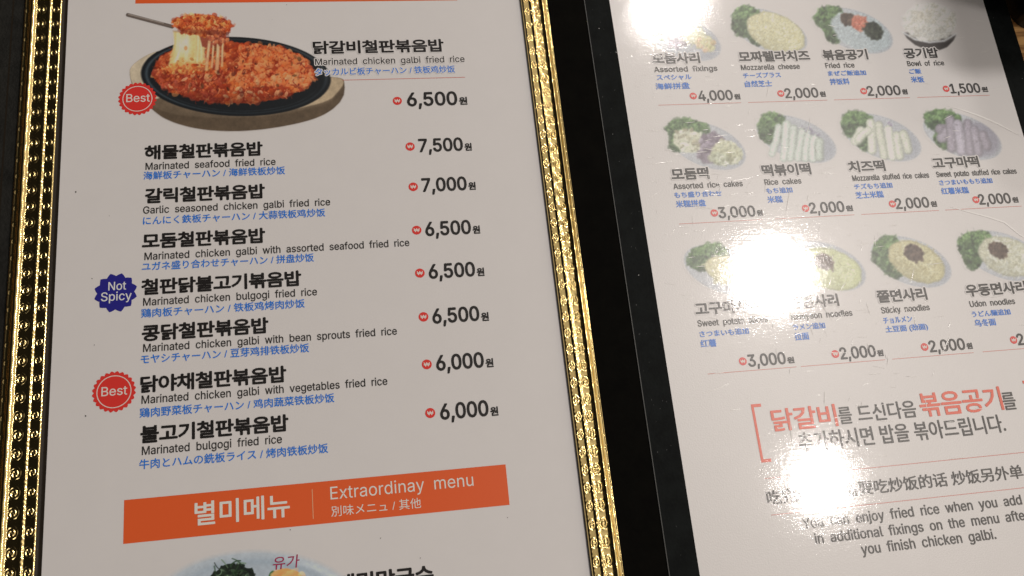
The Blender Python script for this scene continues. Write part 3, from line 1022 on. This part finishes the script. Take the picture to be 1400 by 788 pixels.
P.poly([q(*p) for p in [(205, 400), (218, 335), (270, 292), (350, 276), (400, 300), (330, 420)]], (24, 26, 28), 1.2)
P.ell(cx, cy, 534 * K, 222 * K, 2.2, (26, 28, 30), 1.2)
mk, d, u, v = P.emask(cx, cy, 528 * K, 216 * K, 2.2, 1.0)
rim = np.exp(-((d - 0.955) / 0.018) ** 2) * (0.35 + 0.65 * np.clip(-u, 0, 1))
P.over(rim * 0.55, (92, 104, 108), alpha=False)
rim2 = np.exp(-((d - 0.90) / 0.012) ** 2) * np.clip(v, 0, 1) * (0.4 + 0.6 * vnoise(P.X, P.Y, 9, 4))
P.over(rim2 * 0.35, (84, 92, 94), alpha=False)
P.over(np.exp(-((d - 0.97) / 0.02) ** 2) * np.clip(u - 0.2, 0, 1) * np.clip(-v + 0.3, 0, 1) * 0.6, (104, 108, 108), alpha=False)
# food
fx, fy = q(700, 408)
mk, d, u, v = P.emask(fx, fy, 458 * K, 172 * K, 1.0, 1.2, 0.055, 7)
P.over(mk, (150, 54, 28))
RED = [(200, 96, 46), (180, 74, 36), (158, 56, 30), (212, 120, 62), (132, 44, 26), (216, 140, 84), (172, 78, 44)]
P.blobs(mk, 760, (2.0, 6.5), RED, (0.35, 0.9), (0.35, 0.75), 12)
tone = fbm(P.X, P.Y, 16, 31)
P.over(mk * np.clip((tone - 0.52) * 3, 0, 1) * 0.45, (216, 124, 62), alpha=False)
P.over(mk * np.clip((0.46 - tone) * 3, 0, 1) * 0.45, (120, 42, 28), alpha=False)
P.blobs(mk * (u < -0.1) * (v > 0), 200, (1.8, 5.0), [(150, 56, 36), (168, 72, 48), (128, 44, 30)], (0.4, 0.9), (0.4, 0.7), 10)
P.blobs(mk * (u > 0.05) * (v < 0.4), 330, (1.8, 5.2), [(224, 134, 80), (218, 116, 64), (222, 146, 96), (204, 98, 50)], (0.4, 0.9), (0.3, 0.65), 10)
P.blobs(mk * (v > 0.0), 46, (2.4, 5.4), [(208, 152, 106), (198, 140, 92), (190, 150, 108)], (0.35, 0.7), (0.5, 0.8), 10)
P.blobs(mk, 60, (1.6, 4.0), [(96, 40, 28), (88, 62, 36), (78, 36, 26)], (0.35, 0.8), (0.4, 0.75), 8)
P.strands(mk, 260, (3, 8), (0.9, 1.7), [(226, 150, 96), (140, 50, 32), (206, 112, 64), (118, 44, 30)], 1.2, op=(0.3, 0.65))
P.blobs(mk, 420, (0.8, 1.7), [(230, 156, 104), (150, 54, 34), (216, 116, 66), (112, 40, 28)], (0.5, 1.0), (0.3, 0.6), 10)
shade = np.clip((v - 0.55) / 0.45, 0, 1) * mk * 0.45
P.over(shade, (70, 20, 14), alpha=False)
# spoon
P.line([q(100, 84), q(350, 150)], 5.4, (98, 84, 74), 1, 0.9, 0.35)
P.line([q(104, 80), q(300, 130)], 1.2, (168, 152, 138), 0.8)
# cheese curtain
ch = P.poly([q(*p) for p in [(354, 172), (520, 180), (536, 250), (528, 320), (545, 380), (480, 396), (400, 386), (325, 386), (350, 320), (362, 240)]], (206, 178, 118), 3.0)
for k in range(60):
    x = P.rng.uniform(358, 526)
    tgt = 332 + (x - 354) * 1.2 + P.rng.uniform(-16, 16)
    c_ = [(214, 196, 146), (220, 208, 172), (196, 160, 92), (206, 174, 104), (224, 216, 188), (188, 142, 76)][P.rng.integers(6)]
    P.line([q(x, 180), q(x * 0.8 + tgt * 0.2, 280), q(tgt, P.rng.uniform(310, 400))], P.rng.uniform(1.5, 5.0), c_, P.rng.uniform(0.15, 0.45), 2.2)
P.ell(*q(420, 255), 8, 14, 6, (228, 218, 190), 9, op=0.7)
P.blobs(ch * (P.Y > q(0, 330)[1]), 40, (1.2, 3.4), [(210, 140, 80), (196, 110, 60), (216, 170, 110)], op=(0.3, 0.7))
foot = P.poly([q(*p) for p in [(300, 372), (420, 352), (560, 362), (575, 400), (430, 418), (300, 405)]], (190, 110, 56), 5, op=0.35, rounds=2)
P.blobs(foot + (P.emask(*q(430, 392), 34, 6, 0, 2)[0]), 150, (1.2, 4.0), RED + [(214, 160, 92), (206, 140, 74)], (0.4, 0.9), (0.5, 0.85), 10)
P.ell(*q(428, 272), 2.4, 3.0, 0, (196, 120, 70), 2.0, op=0.7)
P.poly([q(*p) for p in [(496, 170), (660, 165), (655, 235), (600, 260), (560, 275), (520, 262)]], (146, 74, 54), 2.0)
for (xa, xb, yb, w_) in ((560, 545, 392, 4.5), (585, 575, 378, 3.2), (612, 604, 388, 5.5), (636, 632, 372, 3.4)):
    P.line([q(xa, 235), q((xa + xb) / 2, 310), q(xb, yb)], w_, (204, 158, 114), 0.8, 2.0, 0.2)
    P.line([q(xa - 2, 250), q((xa + xb) / 2 - 2, 320)], w_ * 0.4, (220, 192, 152), 0.6, 1.4)
P.blobs(P.poly([q(*p) for p in [(330, 372), (560, 372), (560, 402), (330, 402)]], (226, 176, 100), 3, op=0.25), 60, (1.2, 3), [(230, 150, 70), (238, 188, 108), (206, 96, 48)], op=(0.5, 0.9))
# lifted scoop of rice
sc_ = P.emask(*q(520, 138), 172 * K, 62 * K, 3, 1.0, 0.12, 6)[0]
P.over(sc_, (178, 70, 38))
P.blobs(sc_, 300, (1.6, 4.6), RED + [(236, 152, 84)], (0.45, 0.9), (0.6, 0.95), 12)
P.blobs(P.emask(*q(610, 200), 60 * K, 55 * K, 0, 1)[0], 90, (1.2, 3.4), [(150, 66, 44), (176, 92, 62), (120, 48, 32), (206, 120, 78)], op=(0.5, 0.9))
P.strands(sc_, 90, (2, 6), (0.8, 1.5), [(220, 140, 84), (130, 44, 28), (190, 90, 46)], 1.0, op=(0.3, 0.6))
P.blobs(sc_, 60, (0.7, 1.4), [(224, 150, 96), (130, 44, 28)], op=(0.3, 0.55))
P.over(P.emask(*q(500, 178), 150 * K, 14 * K, 3, 3)[0] * 0.5, (104, 46, 30), alpha=False)
P.grain(0.06, 2.2, 9)
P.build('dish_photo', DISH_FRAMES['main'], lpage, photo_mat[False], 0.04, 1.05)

# -------- noodle bowl photograph at the foot of the page
P = Print(-150, -55, 150, 60, 0.7, 12)
m1, d, u, v = P.emask(0, 45, 156, 96, 0, 4)
P.over(m1 * np.clip((1.02 - d) / 0.10, 0, 1), (172, 174, 174))
P.over(m1 * np.clip((0.90 - d) / 0.06, 0, 1) * 0.8, (160, 164, 166))
P.over(np.exp(-((d - 0.88) / 0.05) ** 2) * np.clip(u - 0.15, 0, 1) * 1.6 * np.clip(-v, 0, 1), (206, 206, 204))
P.over(np.exp(-((d - 0.80) / 0.04) ** 2) * np.clip(-v, 0, 1) * 0.5, (140, 150, 156))
gm = P.ell(-34, 4, 38, 33, -6, (28, 36, 27), 1.2, 0.16, 7)
P.blobs(gm, 150, (2, 6), [(26, 34, 25), (42, 56, 38), (66, 80, 58), (18, 22, 18)], (0.3, 0.6), (0.6, 0.95), 8)
P.strands(gm, 60, (8, 18), (1.2, 2.6), [(40, 60, 36), (24, 30, 22), (96, 116, 84)], 0.8)
P.ell(20, -14, 4, 6, 30, (70, 104, 60), 1)
pm = P.ell(40, 11, 28, 34, 0, (232, 150, 86), 1.2, 0.05, 8)
P.blobs(pm, 60, (3, 9), [(236, 164, 102), (222, 140, 80), (240, 176, 118)], op=(0.3, 0.6), jit=5)
P.grain(0.05, 4, 9)
P.build('dish_photo', DISH_FRAMES['bottom'], lpage, photo_mat[False], 0.04)
a_ = Acc()
letter(a_, '유가', -100.4, -102.6, 9.6, 4.6, 'i', print_mat('magenta', False), 0.03, 0.12, lean=0.12)
a_.build('bowl_emblem', lpage)

# dust and tiny marks on the page
rng = np.random.default_rng(5)
a_ = Acc()
spots = [(-174.0, 52.0, 0.5), (-160.8, 40.9, 0.22), (-166.6, 14.6, 0.32), (-164.9, -12.5, 0.28), (-167.2, -39.9, 0.45), (-88.0, 139.0, 0.25), (-11.5, -92.6, 0.3), (-60.4, -95.3, 0.28), (-46.1, -104.0, 0.3), (-93.5, -88.9, 0.28)]
spots += [(rng.uniform(-178, 14), rng.uniform(-118, 138), rng.uniform(0.07, 0.15)) for _ in range(5)]
for (x, y, r) in spots:
    r *= 0.62
    n = 7
    a_.poly([(x + r * rng.uniform(0.7, 1.2) * math.cos(2 * math.pi * k / n), y + r * rng.uniform(0.7, 1.2) * math.sin(2 * math.pi * k / n)) for k in range(n)], 0.2, rim_dark)
o = a_.build('dust_specks', lpage)
o['kind'] = 'stuff'

# ------------------------------------------------------------------ right menu: black board with a scratched laminated page
RX0, RX1, RY0, RY1 = 61.7, 258.3, -140.0, 152.0
rightm = empty('menu', 160, 5, -PAGE_Z, 'black bordered menu board with a shiny page of topping photos, reflecting lamps', 'menu')
slab('board', 49.3, -150, 271.4, 162, -5.9, -0.1, leather_right, 0.5, rightm, corner=3)
slab('board_edge', 49.25, -149, 49.75, 161, -1.0, 0.0, edge_mat, 0.15, rightm, corner=0.2)
acc = Acc()
acc.rect(RX0, RY0, RX1, RY1, 0.0, print_mat('white', True))
rpage = acc.build('page', rightm)
place_text(RIGHT_TEXT, rpage, True)
for (x, y) in RIGHT_MARKS:
    won_mark(x, y, 1.75, rpage, True)
for (x0, x1, y) in RIGHT_RULES:
    a_ = Acc()
    a_.rect(x0, y - 0.12, x1, y + 0.12, 0.08, print_mat('rule', True))
    a_.build('rule_line', rpage)
for y in (-87.75, -102.25):
    a_ = Acc()
    a_.rect(95.3, y - 0.13, 226.0, y + 0.13, 0.08, print_mat('rule', True))
    a_.build('rule_line', rpage)
for sgn, x in ((1, 95.2), (-1, 226.4)):
    a_ = Acc()
    w_ = 1.1
    xs = (x, x + sgn * w_, x + sgn * 4.4)
    pts = [(xs[0], -57.2), (xs[2], -57.2), (xs[2], -58.5), (xs[1], -58.5), (xs[1], -80.0), (xs[2], -80.0), (xs[2], -81.3), (xs[0], -81.3)]
    a_.poly(pts if sgn < 0 else pts[::-1], 0.10, print_mat('note_red', True))
    a_.build('bracket', rpage)

# -------- topping photographs
GREEN = [(64, 84, 54), (82, 104, 64), (50, 68, 46), (98, 120, 76), (74, 94, 60), (42, 56, 40)]
GREEN2 = [(104, 134, 74), (124, 152, 88), (86, 116, 62)]


def plate(P, cx=0, cy=2, a=54, b=27, ang=21):
    mk, d, u, v = P.emask(cx, cy, a, b, ang, 1.6)
    P.over(mk, (172, 168, 165))
    P.over(np.exp(-((d - 0.97) / 0.03) ** 2) * mk * 0.5, (152, 150, 150), alpha=False)
    P.over(np.clip(-u - 0.2, 0, 1) * np.exp(-((d - 0.9) / 0.06) ** 2) * mk * 0.6, (188, 184, 180), alpha=False)
    P.over(np.clip(u - 0.25, 0, 1) * mk * np.clip((0.97 - d) / 0.1, 0, 1), (144, 142, 146), alpha=False)
    return mk


def lettuce(P, cx, cy, a, b, ang, n=170, bright=0.3):
    mk = P.emask(cx, cy, a, b, ang, 1.2, 0.16, 6)[0]
    P.over(mk, (62, 84, 50))
    P.blobs(mk, n, (1.6, 4.6), GREEN, (0.35, 0.8), (0.5, 0.9), 9)
    top = mk * (P.Y < cy - 0.1 * b)
    P.blobs(top, int(n * bright), (1.4, 3.4), GREEN2, (0.35, 0.7), (0.5, 0.85), 9)
    P.strands(mk, int(n * 0.4), (3, 7), (0.7, 1.2), [(150, 178, 118), (40, 58, 36), (120, 150, 90)], 0.9, op=(0.3, 0.7))
    return mk


def sticks(P, items, col, w, jit=6):
    for (x0, y0, x1, y1) in items:
        c_ = np.array(col, float) + P.rng.normal(0, jit)
        ww = w * P.rng.uniform(0.9, 1.12)
        n = 7
        ph, am = P.rng.uniform(0, 6.28), P.rng.uniform(0.4, 1.2)
        L = math.hypot(x1 - x0, y1 - y0)
        nx, ny = -(y1 - y0) / L, (x1 - x0) / L
        pts = []
        for k in range(n):
            t_ = k / (n - 1)
            o_ = am * math.sin(ph + 3.2 * t_) + P.rng.normal(0, 0.25)
            pts.append((x0 + (x1 - x0) * t_ + nx * o_, y0 + (y1 - y0) * t_ + ny * o_))
        P.line([(a + 1.0, b + 0.8) for a, b in pts], ww + 1.2, c_ * 0.74, 0.55, 2.0)
        P.line(pts, ww, c_, 1, 1.6, 0.24)
        P.line([(a - ww * 0.16, b) for a, b in pts[1:-1]], ww * 0.35, np.minimum(c_ * 1.08, 240), 0.5, 2.2)
        P.line([(a + ww * 0.3, b) for a, b in pts[1:]], ww * 0.22, c_ * 0.86, 0.4, 1.8)
        for k in range(5):
            a, b = pts[P.rng.integers(n)]
            P.ell(a + P.rng.normal(0, ww * 0.2), b + P.rng.normal(0, 2), P.rng.uniform(0.8, 2), P.rng.uniform(0.6, 1.4), P.rng.uniform(0, 90), c_ * P.rng.uniform(0.82, 1.1), 1.5, op=0.4)


def noodles(P, cx, cy, a, b, ang, cols, n=230, w=(0.9, 1.7)):
    mk, d, u, v = P.emask(cx, cy, a, b, ang, 1.4, 0.05, 8)
    base = np.array(cols[0], float)
    P.over(mk, base)
    P.strands(mk * (d < 0.80), n, (5, 13), w, cols, 1.4, op=(0.45, 0.9))
    P.over(np.clip(v - 0.2, 0, 1) * mk * 0.35, base * 0.62, alpha=False)
    P.over(np.exp(-((d - 1.0) / 0.05) ** 2) * mk * 0.4, base * 0.6, alpha=False)
    return mk


def sauce(P, cx, cy, a, b):
    mk = P.emask(cx, cy, a, b, 24, 1.0, 0.16, 4)[0]
    P.over(mk, (86, 66, 54))
    P.blobs(mk, 70, (1, 2.6), [(70, 50, 42), (112, 88, 72), (54, 40, 34), (96, 76, 62)], op=(0.5, 0.9))
    for k in range(4):
        x = cx + P.rng.uniform(-0.1, 0.9) * a
        P.line([(x, cy + b * 0.4), (x + P.rng.uniform(0, 2), cy + b * P.rng.uniform(1.0, 1.35))], 2.2, (84, 64, 52), 0.9, 0.9)


def finish(P, key):
    P.rgb = P.rgb * 0.86 + P.rgb.mean(-1, keepdims=True) * 0.14
    for _ in range(2):                      # coarse printing screen: no hard edges
        for arr in (P.rgb, P.a):
            q_ = np.pad(arr, ((1, 1), (1, 1)) + ((0, 0),) * (arr.ndim - 2), 'edge')
            arr[:] = sum(q_[i_:i_ + arr.shape[0], j_:j_ + arr.shape[1]] for i_ in range(3) for j_ in range(3)) / 9
    P.grain(0.10, 1.6, 9)
    P.build('dish_photo', DISH_FRAMES[key], rpage, photo_mat[True], 0.04, 1.0)


def sheet(seed, x0=-62, y0=-38, x1=64, y1=42):
    return Print(x0, y0, x1, y1, 0.62, seed)


# assorted fixings
P = sheet(21)
plate(P)
lettuce(P, -30, -14, 22, 18, 20)
noodles(P, 8, -4, 24, 13, 20, [(196, 188, 146), (208, 202, 168), (178, 170, 128)], 110)
P.blobs(P.emask(-12, 6, 14, 9, 20, 1)[0], 60, (2, 4), [(150, 132, 142), (124, 106, 118)], op=(0.6, 0.9))
P.blobs(P.emask(30, 10, 14, 9, 20, 1)[0], 70, (2, 4), [(202, 190, 140), (208, 170, 130), (188, 176, 124)], op=(0.6, 0.9))
finish(P, 'd1')
# mozzarella
P = sheet(22)
plate(P, 0, 1)
lettuce(P, -32, -13, 22, 22, 25, 190)
lettuce(P, -20, 8, 14, 10, 40, 70, 0.1)
mk = noodles(P, 8, 3, 42, 25, 24, [(196, 184, 138), (210, 200, 156), (184, 170, 122), (218, 210, 174), (202, 188, 142)], 420, (0.8, 1.4))
P.blobs(mk, 120, (0.6, 1.2), [(250, 244, 214), (190, 174, 108)], op=(0.4, 0.8))
finish(P, 'd2')
# fried rice
P = sheet(23)
plate(P, 3, 2)
lettuce(P, -30, -13, 24, 18, 25, 190)
lettuce(P, -30, 5, 10, 16, -25, 70, 0.1)
mk = P.ell(10, 4, 42, 24, 22, (166, 170, 166), 3, 0.08, 6)
P.blobs(mk, 330, (1.0, 2.6), [(178, 182, 178), (192, 194, 188), (146, 152, 150), (166, 170, 166)], (0.35, 0.7), (0.3, 0.7), 7)
for (x, y, a, b, cs) in ((-7, -13, 11, 8, [(74, 54, 42), (96, 72, 56), (52, 38, 30)]), (8, -8, 12, 10, [(196, 104, 78), (178, 84, 62), (208, 134, 106)]), (27, 3, 14, 11, [(46, 52, 40), (30, 34, 28), (70, 76, 58)])):
    m2 = P.ell(x, y, a, b, 24, cs[0], 1.8, 0.24, 4)
    P.blobs(m2, 110, (0.8, 2.4), cs, (0.35, 0.8), (0.6, 0.95), 8)
finish(P, 'd3')
# bowl of rice
P = sheet(24, -50, -42, 50, 42)
P.poly([(-37, 6), (37, 10), (33, 18), (24, 27), (14, 31), (-6, 30), (-20, 24), (-31, 15)], (58, 50, 46), 1.2)
P.line([(-37, 6), (-20, 16), (0, 20), (20, 18), (37, 8)], 2.6, (206, 200, 194), 0.9, 1.2)
mk = P.emask(0, -8, 37, 27, 2, 1.4, 0.07, 8)[0] * (P.Y < 18)
P.over(mk, (200, 191, 176))
P.blobs(mk, 260, (1.8, 5.0), [(212, 204, 190), (216, 210, 200), (184, 171, 150), (204, 195, 180), (194, 183, 165)], (0.4, 0.8), (0.3, 0.7), 7)
P.blobs(mk, 260, (0.8, 1.6), [(220, 214, 204), (188, 177, 158)], (0.35, 0.6), (0.3, 0.6), 6)
P.over(P.emask(10, 8, 30, 10, 4, 6)[0] * 0.3, (168, 160, 148), alpha=False)
P.over(P.emask(-6, -16, 16, 8, 0, 8)[0] * 0.35, (176, 158, 130), alpha=False)
finish(P, 'd4')
# assorted rice cakes
P = sheet(25)
plate(P, 1, 4, 56, 29)
lettuce(P, -26, -16, 31, 17, 10, 230, 0.35)
lettuce(P, -42, 0, 9, 14, 0, 60, 0.1)
for (x, y, a, b, cs) in ((-24, -2, 22, 16, [(196, 190, 160), (214, 208, 184), (160, 148, 118)]), (10, 3, 19, 15, [(136, 118, 126), (112, 94, 104), (158, 142, 148)]), (2, 18, 14, 10, [(128, 110, 118), (100, 84, 92), (150, 134, 140)]), (28, 14, 21, 16, [(188, 182, 146), (200, 196, 166), (162, 154, 116)]), (18, 22, 14, 8, [(186, 184, 150), (206, 204, 176), (150, 146, 112)])):
    m2 = P.ell(x, y, a, b, 15, cs[0], 1.4, 0.1, 6)
    P.blobs(m2, 60, (2.2, 5.0), cs, (0.45, 0.8), (0.5, 0.9), 8)
    P.blobs(m2, 30, (1, 2), [tuple(np.array(cs[2]) * 0.75)], (0.3, 0.6), (0.4, 0.8), 6)
finish(P, 'd5')
# plain rice cakes
P = sheet(26)
plate(P, 1, 2, 58, 28)
lettuce(P, -33, -14, 19, 22, 15, 190, 0.4)
sticks(P, [(-24, -14, -32, 22), (-12, -18, -17, 28), (-3, -12, -8, 28), (8, -8, 3, 28), (17, -4, 13, 29), (25, 2, 23, 28), (32, 6, 32, 26)], (186, 188, 170), 11.0)
P.blobs(P.emask(20, -9, 14, 4, 25, 1)[0], 30, (1, 2), [(150, 140, 150), (128, 118, 130)], op=(0.4, 0.8))
finish(P, 'd6')
# cheese rice cakes
P = sheet(27)
plate(P, 2, 3, 57, 28)
lettuce(P, -32, -14, 22, 19, 15, 200, 0.5)
lettuce(P, -22, 10, 12, 10, 35, 60, 0.1)
sticks(P, [(-28, -6, -34, 8), (-14, -17, -12, 20), (-18, -7, -30, 6), (-2, -14, 4, 28), (10, -8, 16, 29), (22, 0, 25, 28), (32, -2, 36, 20)], (196, 192, 168), 11.5)
P.blobs(P.emask(14, -15, 5, 3, 20, 1)[0], 10, (0.8, 1.4), [(150, 130, 150)], op=(0.5, 0.8))
finish(P, 'd7')
# sweet potato rice cakes
P = sheet(28)
plate(P, 1, 4, 57, 28)
lettuce(P, -26, -17, 28, 15, 12, 220, 0.55)
lettuce(P, -24, 8, 14, 13, 35, 70, 0.1)
P.over(P.emask(22, 8, 30, 22, 22, 6)[0] * 0.75, (138, 128, 136), alpha=False)
sticks(P, [(-30, -6, -14, -6), (-28, 6, -20, -2), (-16, -18, -14, 20), (-5, -12, -1, 24), (8, -14, 10, 26), (17, -4, 22, 26), (30, 2, 33, 18)], (150, 137, 142), 12)
P.blobs(P.emask(0, 4, 30, 20, 15, 1)[0], 70, (0.7, 1.5), [(112, 98, 104), (182, 170, 172)], op=(0.3, 0.7))
finish(P, 'd8')
# sweet potato slices
P = sheet(29)
plate(P, 3, 4, 56, 30)
lettuce(P, -18, -14, 29, 17, -18, 230, 0.4)
noodles(P, 12, 6, 34, 19, 18, [(198, 186, 140), (212, 202, 162), (184, 170, 120)], 120, (2.0, 4.0))
finish(P, 'd9')
# ramyeon noodles
P = sheet(30)
plate(P, 2, 4, 55, 30)
noodles(P, 4, 8, 46, 27, 18, [(186, 184, 130), (200, 198, 150), (170, 168, 114), (208, 206, 166)], 420, (1.0, 1.6))
sauce(P, -4, -2, 14, 10)
finish(P, 'd10')
# sticky noodles
P = sheet(31)
plate(P, 1, 4, 58, 31)
lettuce(P, -34, -10, 18, 24, 25, 200, 0.4)
lettuce(P, -26, 10, 13, 17, -30, 90, 0.1)
noodles(P, 8, 4, 42, 25, 27, [(184, 170, 122), (198, 186, 142), (162, 146, 100), (206, 196, 158)], 430, (0.9, 1.5))
sauce(P, 4, -8, 14, 11)
finish(P, 'd11')
# udon noodles
P = sheet(32)
plate(P, 2, 2, 60, 30)
lettuce(P, -37, -14, 24, 19, -10, 210, 0.45)
lettuce(P, -41, 6, 12, 16, -25, 90, 0.1)
noodles(P, 8, 3, 42, 25, 20, [(190, 182, 152), (202, 196, 172), (168, 160, 130), (208, 202, 182)], 300, (1.4, 2.6))
sauce(P, -5, -6, 14, 10)
finish(P, 'd12')

# -------- wear of the plastic film: creases with their lamp glint painted pale, and loose scratches
a_ = Acc()


def ridge(acc_, pts, w, hgt, mat):
    n = len(pts)
    v, f = [], []
    for i, (x, y) in enumerate(pts):
        x2, y2 = pts[min(i + 1, n - 1)]
        x1, y1 = pts[max(i - 1, 0)]
        tx, ty = x2 - x1, y2 - y1
        L = math.hypot(tx, ty) or 1
        nx, ny = -ty / L, tx / L
        k = math.sin(math.pi * (i + 0.15) / (n - 0.7))
        v += [(x - nx * w * k, y - ny * w * k, 0.17), (x, y, 0.18 + hgt * k), (x + nx * w * k, y + ny * w * k, 0.17)]
    for i in range(n - 1):
        for j in (0, 1):
            f.append([3 * i + j, 3 * i + 3 + j, 3 * i + 4 + j, 3 * i + 1 + j])
    acc_.add(v, f, mat)


sp_ = Acc()
for k in range(60):
    x = rng.uniform(50.5, 61.2) if k < 45 else rng.uniform(259, 270.5)
    y, r = rng.uniform(-120, 138), rng.uniform(0.05, 0.16)
    e_ = rng.uniform(1, 3)
    sp_.poly([(x + r * math.cos(2 * math.pi * t / 6), y + r * e_ * math.sin(2 * math.pi * t / 6)) for t in range(6)], -0.06, edge_mat if k % 15 else crease_mat)
o = sp_.build('dust_specks', rightm)
o['kind'] = 'stuff'
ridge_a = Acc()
ridge(ridge_a, [(209, 26.2), (214, 24.6), (220, 22.6), (228, 19.9), (235, 17.0), (241, 10.5), (250, 4.0), (257, 0.5)], 0.34, 0.008, glint_mat)
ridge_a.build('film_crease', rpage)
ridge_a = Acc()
ridge(ridge_a, [(222, 78.6), (230, 75.6), (238, 72.2), (246, 68.0), (252, 64.0), (258, 60.0)], 0.45, 0.008, glint_mat)
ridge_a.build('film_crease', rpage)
a_ = Acc()
rng = np.random.default_rng(8)
for k in range(360):
    x, y = rng.uniform(66, 255), rng.uniform(-118, 138)
    kind = rng.random()
    if kind < 0.4:
        x, y = rng.normal(135, 32), rng.normal(-5, 45)
    elif kind < 0.7:
        x, y = rng.uniform(64, 120), rng.uniform(-20, 125)
    if not (65 < x < 252 and -124 < y < 140):
        continue
    g = rng.normal(0.05, 0.12) if kind > 0.4 or rng.random() < 0.4 else rng.normal(1.1, 0.35)
    L = rng.uniform(1.2, 6.5) * (2.4 if rng.random() < 0.1 else 1)
    da = rng.normal(0, 0.18)
    pts = []
    for j in range(6):
        pts.append((x, y))
        x += math.cos(g) * L / 5
        y += math.sin(g) * L / 5
        g += da / 5
    w_ = rng.uniform(0.05, 0.17)
    ridge(a_, pts, w_, w_ * rng.uniform(0.06, 0.2), crease_mat)
o = a_.build('film_scratches', rpage, True)
o['kind'] = 'stuff'

# ------------------------------------------------------------------ black box, height made up to shade the page corner, standing on the wood behind the right menu
box = empty('shading_box', 350, 220, -PAGE_Z, 'black box with rounded corners, made tall to shade the menu page beside it', 'box')
slab('body', 276.5, 123.5, 420, 300, -5.95, 112.0, plastic, 2.0, box, corner=10)
slab('lid', 275.9, 122.9, 420.6, 300.6, 112.2, 124.0, plastic, 3.0, box, corner=10.6)
